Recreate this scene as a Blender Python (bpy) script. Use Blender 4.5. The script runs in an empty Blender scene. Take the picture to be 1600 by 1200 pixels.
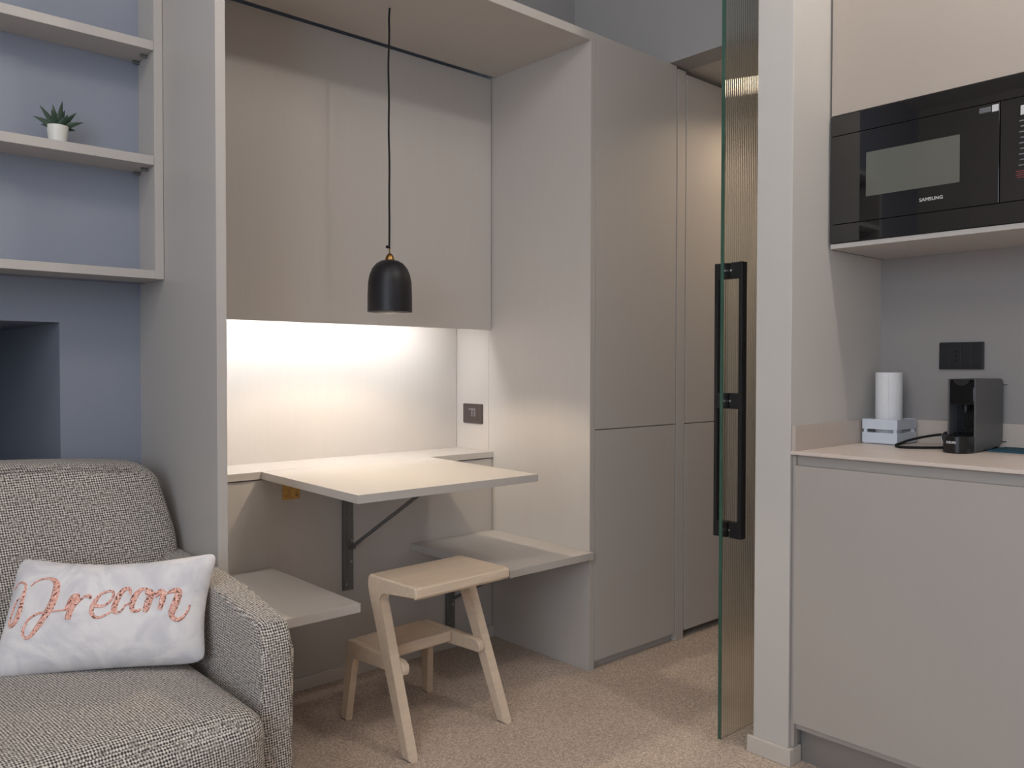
import bpy, bmesh, math, random
from mathutils import Vector, Matrix
random.seed(4)
PI = math.pi

# ---------------------------------------------------------------- camera, world, lights, exposure
scene = bpy.context.scene
COL = scene.collection
cam_data = bpy.data.cameras.new('camera')
cam = bpy.data.objects.new('camera', cam_data)
COL.objects.link(cam)
cam_data.sensor_width = 36.0
cam_data.sensor_fit = 'HORIZONTAL'
cam_data.lens = 29.134
cam_data.clip_start = 0.02
yaw, pitch, roll = 0.730758885, 0.0202949369, -0.00121095865
r = Vector((math.cos(yaw), -math.sin(yaw), 0)); fw = Vector((math.sin(yaw), math.cos(yaw), 0)); up = Vector((0, 0, 1))
f2 = fw * math.cos(pitch) - up * math.sin(pitch)
d = -(up * math.cos(pitch) + fw * math.sin(pitch))
r2 = r * math.cos(roll) + d * math.sin(roll)
d2 = d * math.cos(roll) - r * math.sin(roll)
M = Matrix((r2, -d2, -f2)).transposed().to_4x4()
M.translation = Vector((0, 0, 1.1))
cam.matrix_world = M
scene.camera = cam

scene.view_settings.view_transform = 'Standard'
scene.view_settings.look = 'None'
scene.view_settings.gamma = 1.0
scene.view_settings.exposure = 0.0
scene.view_settings.use_curve_mapping = False

world = bpy.data.worlds.new('sky'); scene.world = world; world.use_nodes = True
bg = world.node_tree.nodes['Background']
bg.inputs['Color'].default_value = (0.55, 0.72, 1.0, 1); bg.inputs['Strength'].default_value = .6

WARM = (1.0, 0.92, 0.84); COOL = (0.84, 0.92, 1.0)
def light(name, kind, loc, power, col, rot=(0, 0, 0), size=0.1, size_y=None, spot=150, blend=0.6):
    l = bpy.data.lights.new(name, kind); l.energy = power; l.color = col
    if kind == 'AREA':
        l.size = size
        if size_y: l.shape = 'RECTANGLE'; l.size_y = size_y
    else:
        l.shadow_soft_size = size
    if kind == 'SPOT':
        l.spot_size = math.radians(spot); l.spot_blend = blend
    o = bpy.data.objects.new(name, l); o.location = loc; o.rotation_euler = rot
    COL.objects.link(o); return o
# daylight coming in through the window in the left wall
light('window_daylight', 'AREA', (-1.95, -0.55, 1.65), 58, (0.74, 0.86, 1.0), (0, -PI/2, 0), 1.7, 2.0)
# ceiling downlights above the frame; the last two are unseen fills added for brightness
for i, (x, y, p, c) in enumerate(((0.0, 0.95, 16, WARM), (1.93, 0.38, 24, WARM), (-0.75, 0.9, 5, COOL), (-1.0, -0.4, 18, WARM), (0.95, 0.8, 7, WARM))):
    light('ceiling_lamp_and_fill', 'POINT', (x, y, 2.82), p, c, (0, 0, 0), 0.06 if x > 1 else 0.22)
# hallway downlight; the deeper second one is added to brighten behind the glass
for x in (3.15, 3.75): light('hall_lamp_and_fill', 'SPOT', (x, 1.66, 2.27), 10, (1.0, 0.78, 0.56), (0, 0, 0), 0.04, spot=150, blend=0.5)

# ---------------------------------------------------------------- helpers
def lin(r_, g_, b_):
    f = lambda c: (c/255/12.92) if c/255 <= .04045 else ((c/255+.055)/1.055)**2.4
    return (f(r_), f(g_), f(b_), 1)
def mat(name, col, rough=.5, metal=0, spec=.5, noise=0, nscale=8, bump=0, bscale=200, trans=0, ior=1.45, emit=None, estr=0, stretch=None, coat=0):
    m = bpy.data.materials.new(name); m.use_nodes = True
    nt = m.node_tree; b = nt.nodes['Principled BSDF']
    b.inputs['Base Color'].default_value = col
    b.inputs['Roughness'].default_value = rough; b.inputs['Metallic'].default_value = metal
    b.inputs['Specular IOR Level'].default_value = spec; b.inputs['IOR'].default_value = ior
    b.inputs['Transmission Weight'].default_value = trans; b.inputs['Coat Weight'].default_value = coat
    if emit: b.inputs['Emission Color'].default_value = emit; b.inputs['Emission Strength'].default_value = estr
    if noise or bump:
        tc = nt.nodes.new('ShaderNodeTexCoord'); mp = nt.nodes.new('ShaderNodeMapping')
        nt.links.new(tc.outputs['Object'], mp.inputs['Vector'])
        if stretch: mp.inputs['Scale'].default_value = stretch
    if noise:
        n = nt.nodes.new('ShaderNodeTexNoise'); n.inputs['Scale'].default_value = nscale; n.inputs['Detail'].default_value = 4
        nt.links.new(mp.outputs[0], n.inputs['Vector'])
        cr = nt.nodes.new('ShaderNodeValToRGB')
        cr.color_ramp.elements[0].position = .3; cr.color_ramp.elements[1].position = .7
        cr.color_ramp.elements[0].color = tuple(c*(1-noise) for c in col[:3])+(1,)
        cr.color_ramp.elements[1].color = tuple(min(1, c*(1+noise)) for c in col[:3])+(1,)
        nt.links.new(n.outputs['Fac'], cr.inputs[0]); nt.links.new(cr.outputs[0], b.inputs['Base Color'])
    if bump:
        n2 = nt.nodes.new('ShaderNodeTexNoise'); n2.inputs['Scale'].default_value = bscale; n2.inputs['Detail'].default_value = 3
        nt.links.new(mp.outputs[0], n2.inputs['Vector'])
        bp = nt.nodes.new('ShaderNodeBump'); bp.inputs['Strength'].default_value = bump; bp.inputs['Distance'].default_value = .002
        nt.links.new(n2.outputs['Fac'], bp.inputs['Height']); nt.links.new(bp.outputs[0], b.inputs['Normal'])
    return m

LAM = mat('greige_laminate', lin(187, 181, 176), .42, noise=.012, nscale=14, stretch=(6, 6, .25), bump=.03, bscale=400)
LAM_EDGE = LAM
WALLB = mat('cool_grey_paint', lin(143, 148, 161), .75, noise=.02, nscale=3, bump=.05, bscale=300)
WALLG = mat('mid_grey_paint', lin(162, 160, 160), .8, noise=.02, nscale=3, bump=.05, bscale=300)
WALLW = mat('pale_grey_paint', lin(196, 192, 187), .75, noise=.015, nscale=3, bump=.05, bscale=300)
WALLK = mat('kitchen_wall_panel', lin(150, 145, 143), .55, noise=.01, nscale=3)
CEIL = mat('white_ceiling_paint', lin(215, 212, 208), .85, noise=.01, nscale=3)
TRIM = mat('skirting_paint', lin(200, 192, 184), .5, noise=.01, nscale=5)
UPST = mat('beige_upstand', lin(190, 178, 168), .4, noise=.015, nscale=60)
KUP = mat('upper_door_laminate', lin(168, 158, 149), .42, noise=.006, nscale=10)
QUARTZ = mat('beige_worktop', lin(212, 198, 188), .38, noise=.02, nscale=60)
KITCH = mat('kitchen_laminate', lin(174, 167, 161), .42, noise=.006, nscale=10, stretch=(5, 5, .3))
ASH = mat('pale_ash_wood', lin(218, 198, 176), .5, noise=.06, nscale=9, stretch=(1, 9, 9), bump=.04, bscale=250)
STEELG = mat('grey_powder_steel', lin(112, 113, 113), .45, metal=.2, noise=.03, nscale=20)
ZINC = mat('zinc_screw', lin(190, 190, 190), .3, metal=1)
BRASS = mat('brass', lin(150, 118, 70), .3, metal=1, noise=.1, nscale=40)
BRASSD = mat('yellow_zinc', lin(200, 158, 86), .45, metal=.25, noise=.2, nscale=60)
BLACK = mat('matt_black', lin(24, 24, 27), .45, noise=.05, nscale=30)
BLACKS = mat('satin_black_shade', lin(27, 26, 32), .45, noise=.04, nscale=20)
BLACKG = mat('gloss_black', lin(16, 16, 18), .08, noise=.02, nscale=5)
CORD = mat('black_fabric_cord', lin(14, 13, 14), .8, bump=.3, bscale=900)
PLASTIC = mat('dark_socket_plastic', lin(30, 31, 34), .38, noise=.03, nscale=30)
HOLE = mat('socket_hole', lin(4, 4, 5), .8)
SOCKB = mat('brown_black_socket', lin(72, 62, 60), .4, noise=.03, nscale=30)
SOCKP = mat('socket_pin_plastic', lin(120, 118, 122), .35)
WHITEC = mat('white_ceramic', lin(222, 220, 214), .35, noise=.02, nscale=20)
SOIL = mat('dark_soil', lin(40, 32, 26), .95, noise=.3, nscale=150)
LEAF = mat('succulent_green', lin(38, 62, 46), .5, noise=.3, nscale=70, coat=.1)
PAPER = mat('white_paper_towel', lin(226, 226, 228), .95, noise=.01, nscale=40, bump=.25, bscale=500)
CARD = mat('brown_card_core', lin(150, 120, 90), .9)
CRATE = mat('white_painted_wood', lin(206, 212, 222), .6, noise=.03, nscale=30, bump=.1, bscale=200)
MACH = mat('grey_machine_shell', lin(92, 92, 94), .38, metal=.15, noise=.03, nscale=20)
MACHB = mat('black_machine_plastic', lin(18, 18, 19), .3, noise=.05, nscale=30)
TEAL = mat('teal_mat', lin(28, 78, 96), .7, noise=.1, nscale=120)
TANK = mat('clear_water_tank', (.93, .95, .97, 1), .04, trans=1, ior=1.33)
LOGO = mat('silver_print', lin(190, 190, 192), .4)
GREYP = mat('grey_print', lin(118, 122, 130), .5)
REDP = mat('red_print', lin(112, 46, 50), .5)
MWG = mat('black_oven_glass', lin(14, 14, 16), .03, ior=1.9, noise=.02, nscale=5)
MWIN = mat('oven_window_mesh_glass', lin(96, 97, 90), .05, ior=1.9, noise=.03, nscale=900)
LABEL = mat('grey_sticker', lin(92, 94, 98), .5)
WHITEL = mat('white_sticker', lin(190, 190, 192), .5)
LED = mat('led_diffuser', (1, 1, 1, 1), .5, emit=(.97, .99, 1.0, 1), estr=66)
BULB = mat('bulb_glow', (1, 1, 1, 1), .5, emit=(1.0, .86, .68, 1), estr=3)
GEDGE = mat('green_glass_edge', lin(70, 108, 94), .12, noise=.15, nscale=6, trans=.35)
GLASS = mat('fluted_glass', (.90, .93, .90, 1), .02, trans=1, ior=1.5)
SEQUIN = None

def sequin_mat():
    m = bpy.data.materials.new('rose_gold_sequins'); m.use_nodes = True
    nt = m.node_tree; b = nt.nodes['Principled BSDF']
    tc = nt.nodes.new('ShaderNodeTexCoord'); vo = nt.nodes.new('ShaderNodeTexVoronoi'); vo.inputs['Scale'].default_value = 330
    nt.links.new(tc.outputs['Object'], vo.inputs['Vector'])
    sp = nt.nodes.new('ShaderNodeSeparateColor'); nt.links.new(vo.outputs['Color'], sp.inputs[0])
    cr = nt.nodes.new('ShaderNodeValToRGB'); e = cr.color_ramp.elements
    e[0].position = 0; e[0].color = lin(96, 58, 52); e[1].position = 1; e[1].color = lin(250, 214, 200)
    for p, c in ((.12, lin(150, 100, 90)), (.2, lin(234, 168, 150)), (.75, lin(244, 188, 170))):
        q = e.new(p); q.color = c
    nt.links.new(sp.outputs[0], cr.inputs[0]); nt.links.new(cr.outputs[0], b.inputs['Base Color'])
    b.inputs['Roughness'].default_value = .4; b.inputs['Metallic'].default_value = .25
    bp = nt.nodes.new('ShaderNodeBump'); bp.inputs['Strength'].default_value = .6; bp.inputs['Distance'].default_value = .002
    nt.links.new(vo.outputs['Distance'], bp.inputs['Height']); nt.links.new(bp.outputs[0], b.inputs['Normal'])
    return m
SEQUIN = sequin_mat()

def tweed_mat():
    """woven tweed: light and dark yarns crossing on a diagonal, UV in metres"""
    m = bpy.data.materials.new('grey_tweed'); m.use_nodes = True
    nt = m.node_tree; N = nt.nodes; L = nt.links; b = N['Principled BSDF']
    tc = N.new('ShaderNodeTexCoord'); mp = N.new('ShaderNodeMapping'); mp.inputs['Rotation'].default_value = (0, 0, .72)
    L.new(tc.outputs['UV'], mp.inputs['Vector'])
    wob = N.new('ShaderNodeTexNoise'); wob.inputs['Scale'].default_value = 80; wob.inputs['Detail'].default_value = 2
    L.new(tc.outputs['UV'], wob.inputs['Vector'])
    sub = N.new('ShaderNodeVectorMath'); sub.operation = 'SUBTRACT'; L.new(wob.outputs['Color'], sub.inputs[0]); sub.inputs[1].default_value = (.5, .5, .5)
    sc = N.new('ShaderNodeVectorMath'); sc.operation = 'SCALE'; sc.inputs['Scale'].default_value = .0026; L.new(sub.outputs[0], sc.inputs[0])
    ad = N.new('ShaderNodeVectorMath'); ad.operation = 'ADD'; L.new(mp.outputs[0], ad.inputs[0]); L.new(sc.outputs[0], ad.inputs[1])
    sx = N.new('ShaderNodeSeparateXYZ'); L.new(ad.outputs[0], sx.inputs[0])
    def sine(sock, period):
        a = N.new('ShaderNodeMath'); a.operation = 'MULTIPLY'; a.inputs[1].default_value = 2*PI/period; L.new(sock, a.inputs[0])
        s = N.new('ShaderNodeMath'); s.operation = 'SINE'; L.new(a.outputs[0], s.inputs[0]); return s.outputs[0]
    P_ = .0082
    s1, s2 = sine(sx.outputs[0], P_), sine(sx.outputs[1], P_*.92)
    pr_ = N.new('ShaderNodeMath'); pr_.operation = 'MULTIPLY'; L.new(s1, pr_.inputs[0]); L.new(s2, pr_.inputs[1])
    lo = N.new('ShaderNodeTexNoise'); lo.inputs['Scale'].default_value = 38; lo.inputs['Detail'].default_value = 1; L.new(tc.outputs['UV'], lo.inputs['Vector'])
    am = N.new('ShaderNodeMapRange'); am.inputs['From Min'].default_value = .35; am.inputs['From Max'].default_value = .65; am.inputs['To Min'].default_value = .35; am.inputs['To Max'].default_value = 1.1; L.new(lo.outputs['Fac'], am.inputs['Value'])
    pm = N.new('ShaderNodeMath'); pm.operation = 'MULTIPLY'; L.new(pr_.outputs[0], pm.inputs[0]); L.new(am.outputs[0], pm.inputs[1]); pr_ = pm
    mr = N.new('ShaderNodeMapRange'); mr.inputs['From Min'].default_value = -.75; mr.inputs['From Max'].default_value = .75; L.new(pr_.outputs[0], mr.inputs['Value'])
    sp = N.new('ShaderNodeTexNoise'); sp.inputs['Scale'].default_value = 190; sp.inputs['Detail'].default_value = 2; L.new(tc.outputs['UV'], sp.inputs['Vector'])
    mx = N.new('ShaderNodeMath'); mx.operation = 'MULTIPLY_ADD'; L.new(sp.outputs['Fac'], mx.inputs[0]); mx.inputs[1].default_value = 1.3; mx.inputs[2].default_value = -.65
    sm = N.new('ShaderNodeMath'); sm.operation = 'ADD'; L.new(mr.outputs[0], sm.inputs[0]); L.new(mx.outputs[0], sm.inputs[1])
    cr = N.new('ShaderNodeValToRGB'); e = cr.color_ramp.elements
    e[0].position = .16; e[0].color = lin(66, 62, 62); e[1].position = .85; e[1].color = lin(222, 214, 205)
    q = e.new(.45); q.color = lin(142, 134, 128)
    L.new(sm.outputs[0], cr.inputs[0]); L.new(cr.outputs[0], b.inputs['Base Color'])
    b.inputs['Roughness'].default_value = .95; b.inputs['Specular IOR Level'].default_value = .15
    b.inputs['Sheen Weight'].default_value = .15
    bp = N.new('ShaderNodeBump'); bp.inputs['Strength'].default_value = .5; bp.inputs['Distance'].default_value = .0012
    L.new(mr.outputs[0], bp.inputs['Height']); L.new(bp.outputs[0], b.inputs['Normal'])
    return m
TWEED = tweed_mat()

def carpet_mat():
    m = bpy.data.materials.new('taupe_carpet'); m.use_nodes = True
    nt = m.node_tree; N = nt.nodes; L = nt.links; b = N['Principled BSDF']
    tc = N.new('ShaderNodeTexCoord')
    n1 = N.new('ShaderNodeTexNoise'); n1.inputs['Scale'].default_value = 210; n1.inputs['Detail'].default_value = 4; L.new(tc.outputs['Object'], n1.inputs['Vector'])
    n2 = N.new('ShaderNodeTexNoise'); n2.inputs['Scale'].default_value = 5; n2.inputs['Detail'].default_value = 3; L.new(tc.outputs['Object'], n2.inputs['Vector'])
    ma = N.new('ShaderNodeMath'); ma.operation = 'MULTIPLY_ADD'; L.new(n2.outputs['Fac'], ma.inputs[0]); ma.inputs[1].default_value = .08; L.new(n1.outputs['Fac'], ma.inputs[2])
    cr = N.new('ShaderNodeValToRGB'); e = cr.color_ramp.elements
    e[0].position = .42; e[0].color = lin(172, 155, 142); e[1].position = .8; e[1].color = lin(236, 218, 202)
    L.new(ma.outputs[0], cr.inputs[0]); L.new(cr.outputs[0], b.inputs['Base Color'])
    b.inputs['Roughness'].default_value = 1; b.inputs['Specular IOR Level'].default_value = .05
    bp = N.new('ShaderNodeBump'); bp.inputs['Strength'].default_value = .7; bp.inputs['Distance'].default_value = .004
    L.new(n1.outputs['Fac'], bp.inputs['Height']); L.new(bp.outputs[0], b.inputs['Normal'])
    return m
CARPET = carpet_mat()

def pillow_mat():
    m = bpy.data.materials.new('pale_marbled_cotton'); m.use_nodes = True
    nt = m.node_tree; N = nt.nodes; L = nt.links; b = N['Principled BSDF']
    tc = N.new('ShaderNodeTexCoord')
    n = N.new('ShaderNodeTexNoise'); n.inputs['Scale'].default_value = 9; n.inputs['Detail'].default_value = 5; n.inputs['Distortion'].default_value = 2.5
    L.new(tc.outputs['Object'], n.inputs['Vector'])
    cr = N.new('ShaderNodeValToRGB'); e = cr.color_ramp.elements
    e[0].position = .35; e[0].color = lin(214, 210, 214); e[1].position = .6; e[1].color = lin(236, 231, 230)
    L.new(n.outputs['Fac'], cr.inputs[0]); L.new(cr.outputs[0], b.inputs['Base Color'])
    b.inputs['Roughness'].default_value = .8; b.inputs['Sheen Weight'].default_value = .2
    n2 = N.new('ShaderNodeTexNoise'); n2.inputs['Scale'].default_value = 14; n2.inputs['Detail'].default_value = 2; n2.inputs['Distortion'].default_value = 1.0
    L.new(tc.outputs['Object'], n2.inputs['Vector'])
    bp = N.new('ShaderNodeBump'); bp.inputs['Strength'].default_value = .25; bp.inputs['Distance'].default_value = .01
    L.new(n2.outputs['Fac'], bp.inputs['Height']); L.new(bp.outputs[0], b.inputs['Normal'])
    return m
PILLOWM = pillow_mat()

def B(): return bmesh.new()
def box(bm, x0, x1, y0, y1, z0, z1, bev=0, seg=2, mi=0):
    res = bmesh.ops.create_cube(bm, size=1)
    vs = res['verts']
    for v in vs:
        v.co = Vector((x0+(v.co.x+.5)*(x1-x0), y0+(v.co.y+.5)*(y1-y0), z0+(v.co.z+.5)*(z1-z0)))
    fs = list({f for v in vs for f in v.link_faces})
    for f in fs: f.material_index = mi
    if bev:
        bev = min(bev, .49*min(abs(x1-x0), abs(y1-y0), abs(z1-z0)))
        es = list({e for v in vs for e in v.link_edges})
        r_ = bmesh.ops.bevel(bm, geom=es, offset=bev, segments=seg, profile=.5, affect='EDGES', clamp_overlap=True)
        for f in r_['faces']: f.material_index = mi
    return bm
def prism(bm, pts, axis, lo, hi, bev=0, seg=2, mi=0):
    """pts: 2D polygon in the two remaining axes (x,y,z order), extruded along axis"""
    def mk(p, t):
        return Vector((t, p[0], p[1])) if axis == 0 else Vector((p[0], t, p[1])) if axis == 1 else Vector((p[0], p[1], t))
    a = [bm.verts.new(mk(p, lo)) for p in pts]; c = [bm.verts.new(mk(p, hi)) for p in pts]
    fs = [bm.faces.new(a[::-1]), bm.faces.new(c)]
    n = len(pts)
    for i in range(n): fs.append(bm.faces.new((a[i], a[(i+1) % n], c[(i+1) % n], c[i])))
    for f in fs: f.material_index = mi
    if bev:
        es = list({e for f in fs[:2] for e in f.edges})
        bmesh.ops.bevel(bm, geom=es, offset=bev, segments=seg, profile=.5, affect='EDGES', clamp_overlap=True)
    return bm
def tube(bm, pts, rad, n=12, flat=None, caps=True):
    pts = [Vector(p) for p in pts]; k = len(pts)
    rs = rad if isinstance(rad, (list, tuple)) else [rad]*k
    t0 = (pts[1]-pts[0]).normalized()
    u = t0.orthogonal().normalized(); rings = []
    for i, p in enumerate(pts):
        t = (pts[min(i+1, k-1)]-pts[max(i-1, 0)]).normalized()
        u = (u-t*u.dot(t)).normalized(); w = t.cross(u)
        rings.append([bm.verts.new(p+(u*math.cos(2*PI*j/n)+w*math.sin(2*PI*j/n))*rs[i]) for j in range(n)])
    for i in range(k-1):
        for j in range(n):
            bm.faces.new((rings[i][j], rings[i][(j+1) % n], rings[i+1][(j+1) % n], rings[i+1][j]))
    if caps: bm.faces.new(rings[0][::-1]); bm.faces.new(rings[-1])
    return bm
def lathe(bm, prof, c, n=48, mi=0):
    c = Vector(c); rings = []
    for (r_, z) in prof:
        if r_ < 1e-6: rings.append([bm.verts.new(c+Vector((0, 0, z)))])
        else: rings.append([bm.verts.new(c+Vector((r_*math.cos(2*PI*j/n), r_*math.sin(2*PI*j/n), z))) for j in range(n)])
    for a, b_ in zip(rings, rings[1:]):
        for j in range(n):
            q = [a[j % len(a)], a[(j+1) % len(a)], b_[(j+1) % len(b_)], b_[j % len(b_)]]
            q2 = []
            for v in q:
                if v not in q2: q2.append(v)
            if len(q2) > 2: bm.faces.new(q2).material_index = mi
    return bm
def cyl(bm, p0, p1, r_, n=24): return tube(bm, [p0, p1], r_, n)
def puff(bm, x0, x1, y0, y1, z0, z1, rad, cuts=26, fn=None):
    """upholstered block: rounded box whose faces can be crowned by fn(point, unit coords)"""
    res = bmesh.ops.create_cube(bm, size=2)
    es = list({e for v in res['verts'] for e in v.link_edges})
    bmesh.ops.subdivide_edges(bm, edges=es, cuts=cuts, use_grid_fill=True)
    c = Vector(((x0+x1)/2, (y0+y1)/2, (z0+z1)/2)); h = Vector(((x1-x0)/2, (y1-y0)/2, (z1-z0)/2))
    for v in bm.verts:
        q = v.co.copy()
        q = Vector([math.copysign(abs(a)**.75, a) for a in q])       # more rows near the edges
        p = Vector((q.x*h.x, q.y*h.y, q.z*h.z))
        inn = Vector([max(-(h[i]-rad), min(h[i]-rad, p[i])) for i in range(3)])
        dd = p-inn
        p2 = inn+dd.normalized()*rad if dd.length > 1e-9 else p
        p2 = p2+c
        if fn: p2 = fn(p2, q)
        v.co = p2
    return bm
def move(bm, mtx):
    bmesh.ops.transform(bm, matrix=mtx, verts=bm.verts); return bm
def world_loc(o):
    l = Vector((0, 0, 0))
    while o: l += o.location; o = o.parent
    return l
def obj(name, bm, m, parent=None, angle=35, uv=False):
    bmesh.ops.recalc_face_normals(bm, faces=bm.faces)
    if parent: off = world_loc(parent); loc = Vector((0, 0, 0))
    else:
        xs = [v.co for v in bm.verts]
        off = Vector(((min(p.x for p in xs)+max(p.x for p in xs))/2, (min(p.y for p in xs)+max(p.y for p in xs))/2, min(p.z for p in xs))); loc = off
    if uv:
        lay = bm.loops.layers.uv.new('uv')
        for f in bm.faces:
            n = f.normal
            for l in f.loops:
                p = l.vert.co
                ax = max(range(3), key=lambda i: abs(n[i]))
                l[lay].uv = (p.y, p.z) if ax == 0 else (p.x, p.z) if ax == 1 else (p.x, p.y)
    for v in bm.verts: v.co -= off
    me = bpy.data.meshes.new(name); bm.to_mesh(me); bm.free()
    for p in me.polygons: p.use_smooth = True
    try: me.set_sharp_from_angle(angle=math.radians(angle))
    except Exception: pass
    for mm in (m if isinstance(m, (list, tuple)) else [m]): me.materials.append(mm)
    o = bpy.data.objects.new(name, me); o.location = loc; COL.objects.link(o)
    if parent: o.parent = parent
    if angle <= 40:                                  # flat faces stay flat next to their small bevels
        w = o.modifiers.new('weighted_normal', 'WEIGHTED_NORMAL'); w.mode = 'FACE_AREA'; w.weight = 100; w.keep_sharp = True
    return o
def thing(name, label, cat, loc, group=None):
    o = bpy.data.objects.new(name, None); o.empty_display_size = .05; o.location = loc; COL.objects.link(o)
    o['label'] = label; o['category'] = cat
    if group: o['group'] = group
    return o
def tag(o, label, cat, group=None):
    o['label'] = label; o['category'] = cat
    if group: o['group'] = group
    return o
def struct(name, bm, m, label=None, cat=None, angle=35):
    o = obj(name, bm, m, None, angle); o['kind'] = 'structure'
    if label: o['label'] = label; o['category'] = cat
    return o
def text_part(name, s, size, mtx, m, parent, extrude=.0004, spacing=1.0, bold=0):
    c = bpy.data.curves.new(name, 'FONT'); c.body = s; c.size = size; c.extrude = extrude; c.align_x = 'CENTER'; c.align_y = 'CENTER'
    c.space_character = spacing; c.offset = bold
    t = bpy.data.objects.new(name+'_curve', c); COL.objects.link(t)
    bpy.context.view_layer.update()
    me = bpy.data.meshes.new_from_object(t.evaluated_get(bpy.context.evaluated_depsgraph_get()))
    bpy.data.objects.remove(t)
    off = world_loc(parent)
    me.transform(Matrix.Translation(-off) @ mtx)
    me.materials.clear(); me.materials.append(m); me.name = name
    o = bpy.data.objects.new(name, me); COL.objects.link(o); o.parent = parent
    return o

# ---------------------------------------------------------------- numbers of the room (metres; the camera stands over the origin)
XL0, XL1 = .830, .856          # left upright of the alcove
XR0, XR1 = 2.193, 2.220        # right upright
YF = 2.027                     # front of the fitted joinery
YP = 2.566                     # panelled wall inside the alcove
YN = 2.800                     # back of the lit niche
YW = 2.594                     # plain back wall
KX, KB = 2.086, 2.632          # kitchen front, kitchen back wall
KY0, KY1 = 1.181, 1.291        # stub wall beside the kitchen
LX = 2.652                     # bulkhead over the hallway
CZ = 3.0

# ---------------------------------------------------------------- the setting
struct('floor', box(B(), -1.9, 4.5, -2.3, 3.9, -.05, 0), CARPET, 'taupe cut pile carpet over the whole floor', 'floor')
struct('ceiling', box(B(), -1.9, 4.5, -2.3, 3.9, CZ, CZ+.05), CEIL, 'white ceiling of the room', 'ceiling')
b = B()                                            # back wall, with the deep recess behind the sofa
box(b, -1.9, XL0, YW, YW+.1, 1.225, CZ)
box(b, .611, XL0, YW, YW+.1, 0, 1.225)
box(b, -1.9, -.55, YW, YW+.1, 0, 1.225)
box(b, .611, .70, YW+.1, 3.44, 0, 1.3)
box(b, -.65, -.55, YW+.1, 3.44, 0, 1.3)
box(b, -.65, .70, 3.44, 3.52, 0, 1.3)
box(b, -.55, .611, YW+.1, 3.44, 1.225, 1.3)
struct('wall_back', b, WALLB, 'cool grey painted wall behind the sofa with a deep square recess', 'wall')
struct('wall_above_alcove', box(B(), XL0, LX, 2.55, 2.7, 2.296, CZ), WALLG, 'grey painted wall above the dining alcove', 'wall')
b = B()                                            # panelled wall in the alcove: lower panel, niche back and ends
box(b, XL1, XR0-.003, YP, YN+.05, 0, .7285)
box(b, XL1, XR0-.003, YN, YN+.05, .7285, 1.32)
box(b, XR0, XR0+.03, 2.590, YN+.05, 0, 1.30)
box(b, XL0, XL1, 2.59, YN+.05, 0, 1.30)
struct('wall_alcove', b, LAM, 'laminate lined wall of the alcove with a lit niche above the desk ledge', 'wall')
struct('baseboard_alcove', box(B(), XL1, XR0, YP-.010, YP+.001, 0, .044, .002), TRIM, 'low skirting board under the alcove panelling', 'baseboard')
b = B()                                            # bulkhead above the entrance of the hallway
box(b, LX, LX+.12, KY1, YF+.57, 2.296, CZ)
struct('wall_bulkhead', b, WALLG, 'grey bulkhead above the hallway entrance', 'wall')
struct('ceiling_hallway', box(B(), LX+.12, 4.4, KY1, 2.60, 2.299, 2.35), WALLW, 'lowered ceiling of the hallway', 'ceiling')
struct('wall_kitchen_side', box(B(), KX, 4.4, KY0, KY1, 0, CZ, .003), WALLW, 'pale end wall between the kitchen recess and the hallway', 'wall')
struct('wall_hallway_end', box(B(), 4.3, 4.4, KY1, 2.62, 0, 2.299), WALLW, 'end wall of the hallway', 'wall')
struct('wall_hallway_back', box(B(), 2.22, 4.4, 2.60, 2.66, 0, 2.296), WALLW, 'wall behind the wardrobes', 'wall')
struct('wall_kitchen', box(B(), KB, KB+.1, -2.3, KY0, 0, CZ), WALLK, 'pale wall behind the kitchen worktop', 'wall')
struct('wall_front', box(B(), -1.9, KB, -2.3, -2.2, 0, CZ), WALLW, 'pale wall behind the viewer', 'wall')
b = B()                                            # left wall with its window opening
box(b, -1.9, -1.8, -2.2, -1.6, 0, CZ); box(b, -1.9, -1.8, .5, YW, 0, CZ)
box(b, -1.9, -1.8, -1.6, .5, 0, .75); box(b, -1.9, -1.8, -1.6, .5, 2.55, CZ)
struct('wall_left', b, WALLW, 'pale wall with the window', 'wall')
b = B()
for y in (-1.6, -.575, .46): box(b, -1.88, -1.82, y, y+.04, .75, 2.55)
for z in (.75, 2.51): box(b, -1.88, -1.82, -1.6, .5, z, z+.04)
struct('window_1', b, TRIM, 'white framed window', 'window')
b = B()                                            # skirting round the end of the stub wall
box(b, KX-.013, KX, KY0-.013, KY1+.013, 0, .048, .003)
box(b, KX, KX+.048, KY0-.013, KY0, 0, .048, .003)
struct('baseboard_pillar', b, TRIM, 'low skirting wrapped round the end of the kitchen wall', 'baseboard')

# ---------------------------------------------------------------- shelf unit over the sofa
su = thing('shelf_unit', 'wall hung open shelf unit over the sofa, against the alcove upright', 'shelf unit', (.1, 2.46, 1.345))
SX0, SX1, SYF, SYB = -.75, .829, 2.389, 2.520
obj('back_panel', box(B(), SX0, SX1, SYB, YW-.001, 1.346, 2.345), WALLB, su)
obj('side_panel', box(B(), .805, SX1, SYF, SYB, 1.345, 2.345, .0012), LAM, su)
obj('side_panel', box(B(), SX0, SX0+.025, SYF, SYB, 1.345, 2.345, .0012), LAM, su)
obj('bottom_board', box(B(), SX0, .805, SYF+.0005, SYB, 1.345, 1.369, .0012), LAM, su)
for zt in (1.686, 2.003, 2.320):
    s = obj('shelf', box(B(), SX0+.026, .8045, SYF+.0005, SYB, zt-.0255, zt, .0012), LAM, su)
    for yp in (SYF+.052, SYB-.014):
        bb = B(); cyl(bb, (.806, yp, zt-.030), (.786, yp, zt-.030), .0042, 10); obj('shelf_pin', bb, STEELG, s)

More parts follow.
